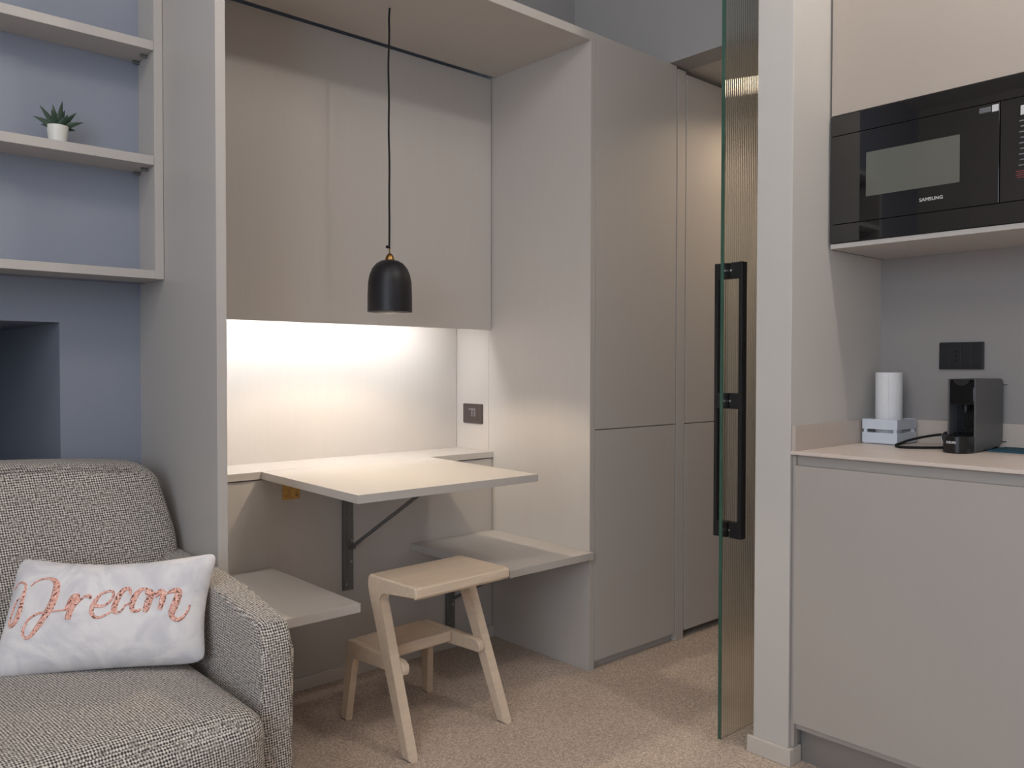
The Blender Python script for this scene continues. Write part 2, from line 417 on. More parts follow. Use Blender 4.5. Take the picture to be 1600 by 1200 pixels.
# ---------------------------------------------------------------- potted succulent
pl = thing('potted_plant', 'small spiky green succulent in a white pot on the middle shelf', 'plant', (.575, 2.44, 1.686))
pc = (.575, 2.44, 1.6862)
obj('pot', lathe(B(), [(0, 0), (.020, 0), (.0215, .002), (.0262, .046), (.0262, .048), (.0245, .048), (.0235, .041), (0, .041)], pc, 36), WHITEC, pl)
obj('soil', lathe(B(), [(0, .0445), (.012, .0445), (.0238, .042)], pc, 24), SOIL, pl)
b = B()
leaves = [(-58, .10, .085), (-33, .04, .098), (-8, -.1, .09), (8, .06, .103), (18, -.2, .08), (38, .02, .093), (60, .08, .088), (46, -.35, .062), (-20, .5, .07), (-45, -.5, .06), (25, .5, .065), (-70, .4, .05), (72, -.3, .055)]
for (tilt, fwd, L_) in leaves:
    a = math.radians(tilt)
    dirv = Vector((math.sin(a)*.92, -fwd*.6+math.sin(a)*-.25, math.cos(a))).normalized()
    side = dirv.cross(Vector((0, 1, 0))).normalized(); nrm = side.cross(dirv)
    base = Vector(pc)+Vector((math.sin(a)*.006, -fwd*.008, .042))
    rings = []
    K = 9
    for i in range(K):
        t = i/(K-1); w = .0072*(1-t)**.75*(1+.5*math.sin(t*PI)) + .0003; th_ = .0028*(1-t)+.0002
        c = base+dirv*(L_*.74*t)+Vector((0, 0, -.012*t*t*abs(math.sin(a))))
        rings.append([b.verts.new(c+side*w), b.verts.new(c+nrm*th_), b.verts.new(c-side*w), b.verts.new(c-nrm*th_*1.6)])
    for p, q in zip(rings, rings[1:]):
        for j in range(4): b.faces.new((p[j], p[(j+1) % 4], q[(j+1) % 4], q[j]))
    b.faces.new(rings[0]); b.faces.new(rings[-1])
obj('foliage', b, LEAF, pl, 60)

# ---------------------------------------------------------------- alcove surround
al = thing('alcove_surround', 'tall greige frame of uprights and top board round the dining alcove', 'alcove frame', (1.52, 2.3, 0))
obj('side_panel', box(B(), XL0, XL1, YF, 2.589, 0, 2.295, .001), LAM, al)
obj('side_panel', box(B(), XR0, XR1, YF, 2.589, 0, 2.295, .001), LAM, al)
obj('top_board', box(B(), XL1, XR0, YF+.0005, 2.549, 2.264, 2.2945, .001), LAM, al)

# upper cabinet of the alcove
wc = thing('wall_cabinet', 'wide flush cabinet filling the alcove above the lit niche', 'cabinet', (1.52, 2.68, 1.252))
obj('front_panel', box(B(), XL1+.002, XR0-.004, 2.570, 2.588, 1.252, 2.262, .001), LAM, wc)
obj('carcass', box(B(), XL1+.002, XR0-.004, 2.5885, 2.80, 1.290, 2.262), LAM, wc)
led = obj('led_strip', box(B(), .88, 2.02, 2.590, 2.602, 1.276, 1.288, .001), LED)
tag(led, 'thin glowing strip light under the front of the alcove cabinet', 'strip light')

# desk ledge in the niche
lg = obj('desk_ledge', box(B(), XL1+.001, XR0-.001, YP-.006, YN-.001, .7325, .757, .001), LAM)
tag(lg, 'narrow greige ledge along the bottom of the lit niche behind the table', 'ledge')

# ---------------------------------------------------------------- fold-down table
tb = thing('fold_down_table', 'greige drop leaf table on a steel wall bracket below the pendant', 'table', (1.536, 2.26, .30))
TX0, TX1, TY0, TY1 = 1.195, 1.877, 1.964, 2.5595
b = box(B(), TX0, TX1, TY0, TY1, .732, .7565, .0012)
for v in b.verts: v.co.z -= .0075*(TY1-v.co.y)/(TY1-TY0)
obj('tabletop', b, LAM, tb)
for x0 in (1.270, 1.742):
    bb = box(B(), x0, x0+.063, YP-.004, YP-.0008, .655, .722, .001)
    h = obj('hinge', bb, BRASSD, tb)
    bb = B(); cyl(bb, (x0, YP-.007, .7245), (x0+.063, YP-.007, .7245), .0045, 14); obj('hinge_pin', bb, BRASSD, h)
    for (dx, dz) in ((.012, .668), (.050, .668), (.031, .700)):
        bb = B(); cyl(bb, (x0+dx, YP-.0038, dz), (x0+dx, YP-.0056, dz), .0042, 14); obj('screw', bb, BRASS, h)
br = obj('bracket', box(box(B(), 1.496, 1.539, YP-.005, YP-.0005, .310, .712, .001), 1.496, 1.501, YP-.020, YP-.0005, .318, .704, .001), STEELG, tb)
for (dx, z) in ((.034, .672), (.010, .566), (.036, .485), (.012, .332), (.034, .34+.07)):
    bb = B(); cyl(bb, (1.496+dx, YP-.0048, z), (1.496+dx, YP-.0072, z), .0042, 14); obj('screw', bb, ZINC, br)
bb = B(); tube(bb, [(1.533, YP-.012, .462), (1.533, YP-.02, .470), (1.532, 2.095, .7265)], [.0065, .0065, .0065], 10)
obj('brace', bb, STEELG, tb)
bb = B(); cyl(bb, (1.540, YP-.012, .463), (1.520, YP-.012, .463), .009, 16); obj('pivot', bb, STEELG, tb)
obj('support_arm', box(B(), 1.503, 1.532, 2.02, 2.55, .7140, .7235, .001), STEELG, tb)

# ---------------------------------------------------------------- wall benches
def bench(x0, x1, bx, label):
    t = thing('wall_bench', label, 'bench', ((x0+x1)/2, 2.28, .07), 'drop leaf seats in the alcove')
    obj('seat', box(B(), x0, x1, 2.005, YP-.001, .4115, .437, .0012), LAM, t)
    br_ = obj('bracket', box(box(B(), bx, bx+.045, YP-.005, YP-.0005, .074, .410, .001), bx, bx+.005, YP-.018, YP-.0005, .08, .40, .001), STEELG, t)
    for (dx, z) in ((.032, .36), (.014, .29), (.034, .17), (.012, .10)):
        q = B(); cyl(q, (bx+dx, YP-.0048, z), (bx+dx, YP-.0072, z), .0042, 12); obj('screw', q, ZINC, br_)
    q = B(); tube(q, [(bx+.036, YP-.012, .196), (bx+.036, YP-.02, .201), (bx+.036, 2.150, .405)], .006, 10); obj('brace', q, STEELG, t)
    obj('support_arm', box(B(), bx+.006, bx+.034, 2.08, 2.55, .401, .411, .001), STEELG, t)
    return t
bench(XL1+.001, 1.228, 1.03, 'greige wall bench at the left of the alcove, beside the sofa arm')
bench(1.790, XR0-.001, 1.951, 'greige wall bench at the right of the alcove, behind the step stool')

# ---------------------------------------------------------------- sockets
so = thing('power_socket', 'dark square socket on the end of the lit niche', 'socket', (2.19, 2.69, .865))
obj('cover_plate', box(B(), XR0-.008, XR0, 2.625, 2.749, .866, .947, .0025), SOCKB, so)
ins = obj('socket_insert', box(B(), XR0-.0095, XR0-.0075, 2.650, 2.723, .876, .937, .001), SOCKB, so)
for (y0, y1, z0, z1) in ((2.682, 2.690, .895, .925), (2.664, 2.672, .895, .925), (2.664, 2.708, .921, .928)):
    obj('socket_slot', box(B(), XR0-.0105, XR0-.009, y0, y1, z0, z1, .0005), SOCKP, ins)

so = thing('power_socket', 'wide black socket on the kitchen wall above the coffee machine', 'socket', (KB-.004, .94, 1.095))
obj('cover_plate', box(B(), KB-.009, KB-.0005, .878, 1.001, 1.0955, 1.1755, .002), PLASTIC, so)
for i in range(4):
    y1 = .994-i*.0285
    ins = obj('module', box(B(), KB-.0108, KB-.0085, y1-.0265, y1, 1.104, 1.167, .001), PLASTIC, so)
    if i == 1:
        for z in (1.122, 1.1355, 1.149):
            q = B(); cyl(q, (KB-.0105, y1-.013, z), (KB-.0112, y1-.013, z), .0032, 12); obj('socket_hole', q, HOLE, ins)

# ---------------------------------------------------------------- pendant lamp
PX, PY = 1.512, 2.285
pn = thing('pendant_lamp', 'black bell shaped pendant lamp hanging on a black cord above the table', 'pendant lamp', (PX, PY, 2.264))
prof = [(.0725, 1.279), (.0722, 1.33), (.0705, 1.375), (.066, 1.400), (.057, 1.421), (.044, 1.437), (.028, 1.446), (.014, 1.449), (.012, 1.449),
        (.012, 1.446), (.027, 1.443), (.042, 1.434), (.055, 1.4185), (.064, 1.399), (.0685, 1.375), (.0702, 1.33), (.0705, 1.279), (.0725, 1.279)]
sh = obj('lamp_shade', lathe(B(), prof, (PX, PY, 0), 64), BLACKS, pn, 50)
obj('cap', lathe(B(), [(.0, 1.470), (.006, 1.4695), (.011, 1.464), (.0145, 1.455), (.0155, 1.449), (.0155, 1.446), (0, 1.446)], (PX, PY, 0), 32), BRASS, pn, 60)
obj('bulb_holder', lathe(B(), [(0, 1.445), (.016, 1.445), (.016, 1.372), (.0, 1.372)], (PX, PY, 0), 24), BLACK, pn)
obj('bulb', lathe(B(), [(0, 1.371), (.014, 1.371), (.017, 1.352), (.024, 1.328), (.025, 1.323), (.022, 1.321), (0, 1.320)], (PX, PY, 0), 32), BULB, pn, 60)
light('pendant_beam', 'SPOT', (PX, PY, 1.303), 14.0, (1.0, .84, .62), (0, 0, 0), .02, spot=137, blend=.3)
bb = B(); tube(bb, [(PX-.001, PY, 1.468), (PX-.002, PY-.001, 1.480), (PX+.001, PY, 1.490)], .0022, 8); obj('hook', bb, BRASS, pn)
pts = []
for i in range(41):
    t = i/40; z = 1.492+(2.264-1.492)*t
    wv = .0022*math.sin(t*23)*(.3+.7*t)+(.006 if t > .96 else 0)*(t-.96)/.04
    pts.append((PX-.002+wv+.001*math.sin(t*7), PY+.5*wv, z))
pts = [(PX-.011, PY-.002, 1.4905), (PX-.006, PY-.001, 1.4885), (PX-.001, PY, 1.4895)]+pts
bb = B(); tube(bb, pts, .0033, 10)
obj('cord', bb, CORD, pn, 60)
bb = B(); bmesh.ops.create_uvsphere(bb, u_segments=14, v_segments=10, radius=.0052, matrix=Matrix.Translation((PX-.011, PY-.002, 1.4905))); obj('cord_knot', bb, CORD, pn, 60)

# ---------------------------------------------------------------- step stool
st = thing('step_stool', 'pale wooden two step stool standing on the carpet by the right bench', 'step stool', (1.50, 2.08, 0))
RZ = Matrix.Translation((1.500, 2.08, 0)) @ Matrix.Rotation(math.radians(2.2), 4, 'Z')
def so_(name, bm, parent=st):
    return obj(name, move(bm, RZ), ASH, parent, 40)
def beam(p0, p1, w, h, r_=.008, seg=3, wa=Vector((1, 0, 0))):
    """bar of section w (along wa) by h between two points"""
    p0, p1 = Vector(p0), Vector(p1); L_ = (p1-p0).length
    bm = box(B(), -w/2, w/2, -h/2, h/2, 0, L_, r_, seg)
    z = (p1-p0).normalized(); x = (wa-z*wa.dot(z)).normalized(); y = z.cross(x)
    mm = Matrix((x, y, z)).transposed().to_4x4(); mm.translation = p0
    return move(bm, mm)
so_('top_step', prism(B(), [(.034, .4515), (.0385, .457), (.0400, .468), (.0380, .479), (.030, .4862), (-.186, .4862), (-.194, .4795), (-.1952, .458), (-.189, .4505), (-.052, .4495), (.020, .4495)], 0, -.160, .160))
def splay(bm, s, k, z0):
    for v in bm.verts: v.co.x += s*k*max(0, (z0-v.co.z))/z0
    return bm
for s in (-1, 1):
    # tall frame: the leg bends at the back into the rail that carries the top step
    p_ = [(-.191, 0), (-.150, 0), (.029, .430), (.036, .452), (.040, .468), (.038, .479), (.030, .486), (-.186, .486), (-.194, .479), (-.195, .458),
          (-.189, .451), (-.052, .450), (-.034, .446), (-.022, .435), (-.0195, .420)]
    so_('leg', splay(prism(B(), p_, 0, s*.165-.0155, s*.165+.0155, .006, 3), s, .017, .486))
    # low frame: rear leg and side rail in one bent piece
    p_ = [(.203, 0), (.170, 0), (.158, .188), (.153, .200), (.142, .205), (-.088, .205), (-.102, .211), (-.107, .226), (-.102, .240), (-.085, .249),
          (.174, .249), (.186, .246), (.191, .236)]
    so_('leg', splay(prism(B(), p_, 0, s*.1445-.012, s*.1445+.012, .005, 3), s, .016, .249))
for s in (-1, 1):
    for (x, y, wx, wy) in ((.182, -.170, .0145, .0195), (.1605, .187, .0115, .015)):
        q = box(B(), s*x-wx, s*x+wx, y-wy, y+wy, -.0005, .003); move(q, RZ); obj('foot_pad', q, STEELG, st)
so_('lower_step', box(B(), -.1325, .1325, .025, .188, .214, .2492, .007, 3))

# ---------------------------------------------------------------- wardrobes
def wardrobe(x0, x1, ztop, label, plinth):
    t = thing('wardrobe', label, 'wardrobe', ((x0+x1)/2, 2.3, 0), 'flush wardrobes along the hallway')
    obj('carcass', box(B(), x0, x1, YF+.021, 2.598, .06, ztop), LAM, t)
    obj('upper_door', box(B(), x0+.0015, x1-.002, YF, YF+.019, .8745, ztop, .0012), LAM, t)
    obj('lower_door', box(B(), x0+.0015, x1-.002, YF, YF+.019, .031, .8715, .0012), LAM, t)
    if plinth: obj('plinth', box(B(), x0, x1, YF+.022, YF+.038, 0, .06), LAM, t)
    return t
wardrobe(XR1+.001, 2.695, 2.294, 'flush greige wardrobe right beside the dining alcove, plinth down to the carpet', True)
fp = obj('filler_post', box(B(), 2.700, 2.752, YF, YF+.06, 0, 2.285, .001), LAM)
tag(fp, 'narrow greige post between the two wardrobes by the hallway', 'filler post')
wardrobe(2.757, 3.27, 2.275, 'flush greige wardrobe just inside the hallway with a dark gap below its doors', False)
wardrobe(3.275, 3.79, 2.275, 'flush greige wardrobe furthest along the hallway, seen through the fluted glass', False)

# ---------------------------------------------------------------- fluted glass door
dr = bpy.data.objects.new('door_1', None); dr.location = (2.36, 1.385, .012); COL.objects.link(dr)
dr['kind'] = 'structure'; dr['label'] = 'fluted glass sliding door with a black pull handle beside the kitchen wall'; dr['category'] = 'door'
GX0, GX1, GY0, GY1 = 2.057, 2.640, 1.380, 1.390
pit = .0098; prof = []
n_r = int((GX1-GX0-.006)/pit)
prof.append((GX0+.0025, GY0))
for i in range(n_r):
    for k in range(6):
        x = GX0+.003+pit*(i+k/6)
        prof.append((x, GY0-.0010*abs(math.sin(PI*k/6))))
prof.append((GX1, GY0)); prof.append((GX1, GY1)); prof.append((GX0+.0025, GY1))
g = obj('glass_pane', prism(B(), prof, 2, .012, 2.85), GLASS, dr, 75)
ge = obj('glass_edge', box(B(), GX0, GX0+.0024, GY0, GY1, .012, 2.85, .0005), GEDGE, dr); ge['label'] = 'polished green edge of the glass'
HX0, HX1 = 2.0887, 2.114
b = B()
box(b, HX0, HX1, 1.338, 1.350, .600, 1.406, .0015)
for z0 in (.6005, .979, 1.3595): box(b, HX0+.0005, HX1-.0005, 1.3495, GY0-.0025, z0, z0+.046, .001)
hd = obj('handle', b, BLACK, dr)
b = B()
box(b, HX0, HX1, 1.420, 1.432, .600, 1.406, .0015)
for z0 in (.6005, .979, 1.3595): box(b, HX0+.0005, HX1-.0005, GY1+.0005, 1.4205, z0, z0+.046, .001)
obj('handle', b, BLACK, dr)
for z0 in (.6235, 1.002, 1.3825):
    q = B(); cyl(q, (HX0-.001, GY0-.004, z0), (HX0+.006, GY0-.004, z0), .0028, 12); obj('screw', q, ZINC, hd)

# ---------------------------------------------------------------- kitchen base cabinets and worktop
def base_cab(y0, y1, label):
    t = thing('base_cabinet', label, 'cabinet', (2.36, (y0+y1)/2, 0), 'kitchen base cabinets')
    obj('carcass', box(B(), KX+.0215, KB-.001, y0, y1, .10, .858), KITCH, t)
    obj('door', box(B(), KX+.001, KX+.020, y0+.0015, y1-.0015, .121, .832, .0015), KITCH, t)
    obj('plinth', box(B(), KX+.052, KX+.066, y0, y1, 0, .10), mat('satin_plinth', lin(150, 147, 145), .3, metal=.4), t)
base_cab(.572, KY0-.0105, 'flush grey base cabinet next to the end wall, under the coffee machine')
base_cab(-.03, .570, 'flush grey base cabinet next along the kitchen, towards the viewer')
ef = obj('cabinet_end_filler', box(B(), KX+.012, KX+.03, KY0-.010, KY0-.001, .05, .858), KITCH); tag(ef, 'thin grey filler strip between base cabinet and end wall', 'filler')
wt = thing('worktop', 'thin beige kitchen worktop with a low upstand', 'worktop', (2.36, .57, .859))
obj('counter_slab', box(B(), KX-.002, KB-.001, -.03, KY0-.001, .861, .871, .0015), QUARTZ, wt)
obj('upstand', box(B(), KB-.013, KB-.001, -.03, KY0-.0135, .871, .941, .001), UPST, wt)
obj('upstand', box(B(), KX+.003, KB-.001, KY0-.013, KY0-.001, .871, .9405, .001), UPST, wt)

# ---------------------------------------------------------------- upper kitchen cabinet and microwave
MX = 2.287
uc = thing('upper_cabinet', 'tall greige kitchen wall cabinet holding the microwave', 'cabinet', (2.46, .88, 1.441))
UY0, UY1 = .580, KY0-.006
obj('bottom_board', box(B(), MX+.001, KB-.001, UY0, UY1, 1.4415, 1.4555, .001), LAM, uc)
obj('carcass', box(B(), MX+.024, KB-.001, UY0, UY1, 1.822, 2.70), LAM, uc)
obj('side_panel', box(B(), MX+.030, KB-.001, UY0, UY0+.016, 1.456, 1.8215), LAM, uc)
obj('back_panel', box(B(), KB-.012, KB-.002, UY0+.017, UY1, 1.456, 1.8215), LAM, uc)
obj('door', box(B(), MX, MX+.020, UY0+.001, UY1-.001, 1.8215, 2.70, .0012), KUP, uc)
q = obj('gap_shade_strip', box(B(), MX+.024, KB-.002, KY0-.0058, KY0-.0008, 1.442, 2.70), BLACK, uc)  # solid black strip in the gap, its colour stands in for the shade there

mw = thing('microwave', 'black built in microwave with a glass front in the upper cabinet', 'microwave', (2.40, .88, 1.4565))
obj('body', box(B(), MX+.020, KB-.06, UY0+.02, KY0-.012, 1.459, 1.815), BLACK, mw)
y1 = KY0-.006; y0 = UY0+.002; XF = MX-.004
zt0, zt1, zb0, zb1 = 1.7625, 1.8185, 1.4572, 1.5085
obj('top_trim', box(B(), XF, MX+.02, y0, y1, zt0, zt1, .001), MWG, mw)
obj('bottom_trim', box(B(), XF, MX+.02, y0, y1, zb0, zb1, .001), MWG, mw)
dw = obj('door', box(B(), XF, MX+.02, .7345, y1, zb1+.0018, zt0-.0018, .001), MWG, mw)
obj('window', box(B(), XF-.0006, XF+.004, .826, 1.070, 1.577, 1.699, .0003), MWIN, dw)
cp = obj('control_panel', box(B(), XF, MX+.02, y0, .7322, zb1+.0018, zt0-.0018, .001), MWG, mw)
def face_mtx(x, y, z): # text lying in a plane facing -X, reading along -Y
    return Matrix.Translation((x, y, z)) @ Matrix(((0, 0, -1, 0), (-1, 0, 0, 0), (0, 1, 0, 0), (0, 0, 0, 1)))
text_part('brand_print', 'SAMSUNG', .0125, face_mtx(XF-.0004, .8955, 1.5445), LOGO, dw, spacing=1.06, bold=.0002)
obj('sticker', box(B(), XF-.0006, XF+.001, .7535, .781, 1.7405, 1.7535), LABEL, dw)
obj('sticker', box(B(), XF-.0006, XF+.001, .7365, .7515, 1.7390, 1.7560), WHITEL, dw)
obj('sticker', box(B(), XF-.0006, XF+.001, .662, .688, 1.7170, 1.7400), WHITEL, cp)
for i in range(9):
    z = 1.702-i*.0135
    c_ = REDP if i in () else GREYP
    obj('key_print', box(B(), XF-.0005, XF+.001, .664, .6905-.003*(i % 2), z, z+.0022), c_, cp)
for i in range(4):
    z = 1.582-i*.005
    obj('key_print', box(B(), XF-.0005, XF+.001, .672, .697-.003*(i % 2), z-.0022, z), REDP, cp)
q = B()
for (a0, a1, z0, z1) in ((.66, .7035, 1.5585, 1.5596), (.66, .7035, 1.5330, 1.5341), (.7024, .7035, 1.5330, 1.5596)): box(q, XF-.0006, XF+.001, a0, a1, z0, z1)
obj('button_outline', q, BLACK, cp)

# ---------------------------------------------------------------- on the worktop
ZC = .8712
cr_ = thing('wooden_crate', 'small white slatted crate on the worktop, in the corner', 'crate', (2.54, 1.11, ZC))
cx0, cx1, cy0, cy1 = 2.470, 2.606, 1.057, 1.162
obj('base_board', box(B(), cx0+.004, cx1-.004, cy0+.004, cy1-.004, ZC+.001, ZC+.006), CRATE, cr_)
for x in (cx0+.003, cx1-.013):
    for y in (cy0+.003, cy1-.013): obj('corner_post', box(B(), x, x+.010, y, y+.010, ZC, ZC+.071, .001), CRATE, cr_)
for z0, z1 in ((ZC+.003, ZC+.034), (ZC+.044, ZC+.074)):
    obj('slat', box(B(), cx0, cx0+.004, cy0, cy1, z0, z1, .0008), CRATE, cr_)
    obj('slat', box(B(), cx1-.004, cx1, cy0, cy1, z0, z1, .0008), CRATE, cr_)
    obj('slat', box(B(), cx0+.0042, cx1-.0042, cy0, cy0+.003, z0, z1, .0008), CRATE, cr_)
    obj('slat', box(B(), cx0+.0042, cx1-.0042, cy1-.003, cy1, z0, z1, .0008), CRATE, cr_)
pr = thing('paper_towel_roll', 'white roll of kitchen paper standing in the white crate', 'paper roll', (2.540, 1.112, ZC+.007))
b = B(); N_ = 60; rings = []
prof2 = []
for j in range(N_+1):
    a = 2*PI*j/N_; prof2.append((0.0360+.0028*j/N_, a+math.radians(205)))
zs = [ZC+.008, ZC+.06, ZC+.13, ZC+.214]
for k, z in enumerate(zs):
    rings.append([b.verts.new((2.540+rr*(1+.035*k/3)*math.cos(a-.10*k/3), 1.112+rr*(1+.035*k/3)*math.sin(a-.10*k/3), z)) for rr, a in prof2])
for p, q in zip(rings, rings[1:]):
    for j in range(N_): b.faces.new((p[j], p[j+1], q[j+1], q[j]))
    b.faces.new((p[N_], p[0], q[0], q[N_]))
inner = [b.verts.new((2.540+.019*math.cos(a), 1.112+.019*math.sin(a), zs[-1])) for rr, a in prof2]
for j in range(N_): b.faces.new((rings[-1][j], rings[-1][j+1], inner[j+1], inner[j]))
b.faces.new(rings[0][::-1])
obj('paper', b, PAPER, pr, 40)
obj('core', lathe(B(), [(.0185, .05), (.0185, .213), (.017, .213), (.017, .05)], (2.540, 1.112, ZC), 28), CARD, pr)

cm = thing('coffee_machine', 'small grey and black capsule coffee machine on the worktop', 'coffee machine', (2.48, .858, ZC))
AY0, AY1 = .8215, .8925
b = B()
prism(b, [(2.402, ZC+.004), (2.402, ZC+.196), (2.404, ZC+.1985), (2.595, ZC+.1985), (2.606, ZC+.195), (2.612, ZC+.186), (2.612, ZC+.03), (2.600, ZC+.012), (2.52, ZC+.004)], 1, AY0, AY0+.0045, .0008, 1)
prism(b, [(2.402, ZC+.004), (2.402, ZC+.196), (2.404, ZC+.1985), (2.595, ZC+.1985), (2.606, ZC+.195), (2.612, ZC+.186), (2.612, ZC+.03), (2.600, ZC+.012), (2.52, ZC+.004)], 1, AY1-.0045, AY1, .0008, 1)
box(b, 2.430, 2.600, AY0+.0045, AY1-.0045, ZC+.194, ZC+.1985)
box(b, 2.604, 2.612, AY0+.0045, AY1-.0045, ZC+.02, ZC+.19)
obj('shell', b, MACH, cm)
b = B()
box(b, 2.460, 2.603, AY0+.005, AY1-.005, ZC+.003, ZC+.192)
box(b, 2.404, 2.470, AY0+.005, AY1-.005, ZC+.1285, ZC+.178, .003)
prism(b, [(2.404, ZC+.176), (2.404, ZC+.190), (2.412, ZC+.196), (2.43, ZC+.1965), (2.47, ZC+.1965), (2.47, ZC+.176)], 1, AY0+.005, AY1-.005, .001, 1)
obj('brew_head', b, BLACKG, cm)
b = B(); prism(b, [(.857+.021*math.cos(a), ZC+.1975+.021*math.sin(a)*.85) for a in [PI+PI*i/16 for i in range(17)]], 0, 2.399, 2.420, .001, 2)
obj('lever', b, BLACK, cm)
b = B(); cyl(b, (2.432, .857, ZC+.130), (2.432, .857, ZC+.112), .009, 20); cyl(b, (2.432, .857, ZC+.113), (2.432, .857, ZC+.106), .005, 16)
obj('spout', b, BLACK, cm)
b = B()
for i in range(9): box(b, 2.4585, 2.4605, AY0+.009+i*.0064, AY0+.0105+i*.0064, ZC+.05, ZC+.122)
for i in range(6): box(b, 2.4585, 2.4605, AY0+.007, AY1-.007, ZC+.055+i*.0125, ZC+.0562+i*.0125)
obj('grid_panel', b, MACHB, cm)
b = B()
pp = [(2.46, .822), (2.385, .824), (2.362, .829), (2.350, .842), (2.346, .857), (2.350, .874), (2.362, .888), (2.385, .897), (2.46, .8975)]
prism(b, pp, 2, ZC, ZC+.046, .004, 3)
tr = obj('drip_tray', b, MACHB, cm, 30)
b = B()
for i in range(6): box(b, 2.375, 2.455, .833+i*.0093, .836+i*.0093, ZC+.0462, ZC+.0475)
obj('tray_grille', b, BLACK, tr)
ang = math.radians(9)
text_part('brand_print', 'KRUPS', .0088, face_mtx(2.3464, .862, ZC+.029) @ Matrix.Rotation(-ang, 4, 'Y'), LOGO, tr, extrude=.001, bold=.0003)
b = B(); box(b, 2.6125, 2.6185, AY0+.004, AY1-.004, ZC+.03, ZC+.178, .002)
obj('water_tank', b, TANK, cm)
for z in (ZC+.0175, ZC+.1795): obj('tank_clip', box(B(), 2.6125, 2.6185, AY0-.008, AY0+.03, z, z+.0022), BLACK, cm)
b = B()
cp_ = [(2.560, .880, ZC+.035), (2.545, .915, ZC+.036), (2.525, .950, ZC+.036), (2.505, .995, ZC+.027), (2.490, 1.030, ZC+.016), (2.468, 1.046, ZC+.007), (2.432, 1.044, ZC+.0045), (2.390, 1.020, ZC+.0042), (2.390, .990, ZC+.0042), (2.420, .955, ZC+.0042), (2.452, .925, ZC+.0044), (2.478, .905, ZC+.006)]
def smooth_path(P, n=8):
    P = [Vector(p) for p in P]; out = []
    for i in range(len(P)-1):
        p0, p1, p2, p3 = P[max(i-1, 0)], P[i], P[i+1], P[min(i+2, len(P)-1)]
        for k in range(n):
            t = k/n; out.append(.5*((2*p1)+(p2-p0)*t+(2*p0-5*p1+4*p2-p3)*t*t+(3*p1-p0-3*p2+p3)*t**3))
    out.append(P[-1]); return out
tube(b, smooth_path(cp_), .0036, 10)
obj('power_cord', b, CORD, cm, 60)
b = B(); cyl(b, (2.428, .903, ZC+.034), (2.445, .895, ZC+.034), .0185, 28)
pg = obj('plug', b, BLACK, cm)
b = B(); tube(b, [(2.4275+.0002*math.cos(a)+.0, .9034, 0) for a in (0, 1)], .001, 4) if False else None
rim = []
ax = Vector((2.445-2.428, .895-.903, 0)).normalized(); uu = ax.orthogonal().normalized(); ww = ax.cross(uu)
for i in range(33):
    a = 2*PI*i/32; rim.append(Vector((2.4275, .9032, ZC+.034))+(uu*math.cos(a)+ww*math.sin(a))*.0182)
b = B(); tube(b, rim, .0015, 6, caps=False); obj('plug_rim', b, ZINC, pg, 60)

tm = obj('serving_mat', box(B(), 2.478, 2.616, .60, .818, ZC, ZC+.0045, .002), TEAL)
tag(tm, 'flat teal mat on the worktop beside the coffee machine', 'mat')

# ---------------------------------------------------------------- sofa
sf = thing('sofa', 'grey tweed sofa with slim arms under the shelf unit', 'sofa', (.045, 2.0, 0))
SL, SR = -.735, .826
def crown_seat(p, q):
    if q.z > 0: p.z += .028*(1-abs(q.x)**4)*(1-abs(q.y)**4)*q.z
    if q.y < 0: p.y -= .018*(1-abs(q.x)**4)*(1-abs(q.z)**2)*-q.y
    return p
b = puff(B(), SL+.080, SR-.080, 1.550, 2.20, .235, .412, .055, 30, crown_seat)
obj('seat_cushion', b, TWEED, sf, 80, uv=True)
def back_fn(p, q):
    t = (p.z-.36)/.5
    p.y += .17*max(0, t)-.03*math.sin(max(0, min(1, t))*PI)*(1 if q.y < 0 else 0)
    if q.z > 0: p.z += .030*(1-abs(q.x)**3)*q.z
    if q.z > .3: p.x -= .03*(q.z-.3)/.7*q.x
    return p
b = puff(B(), SL+.012, SR-.016, 2.155, 2.335, .33, .835, .045, 30, back_fn)
obj('back_cushion', b, TWEED, sf, 80, uv=True)
b = B(); tube(b, [(SL+.11+i*(SR-SL-.22)/40, 2.303-.001*math.sin(i), .857-.03*abs((i-20)/20)**3+.0015) for i in range(41)], .0022, 6)
obj('back_seam', b, TWEED, sf, 80, uv=True)
for x0 in (SL, SR-.073):
    prof = [(1.630, .055), (1.622, .075), (1.619, .50), (1.623, .535), (1.636, .557), (1.66, .566), (1.85, .588), (2.10, .608), (2.32, .614), (2.345, .60), (2.345, .055)]
    b = prism(B(), prof, 0, x0, x0+.073, .018, 4)
    a_ = obj('arm', b, TWEED, sf, 60, uv=True)
    sx = x0+.0035 if x0 > 0 else x0+.0695
    b = B(); tube(b, [(sx, 1.6245, .08), (sx, 1.623, .50), (sx, 1.627, .532), (sx, 1.639, .551)], .0022, 6); obj('arm_piping', b, TWEED, a_, 80, uv=True)
obj('base_frame', box(B(), SL+.079, SR-.079, 1.635, 2.30, .06, .24, .01), TWEED, sf, 40, uv=True)
for x in (SL+.04, SR-.04):
    for y in (1.67, 2.28): obj('leg', box(B(), x-.02, x+.02, y-.02, y+.02, 0, .058, .003), BLACK, sf)

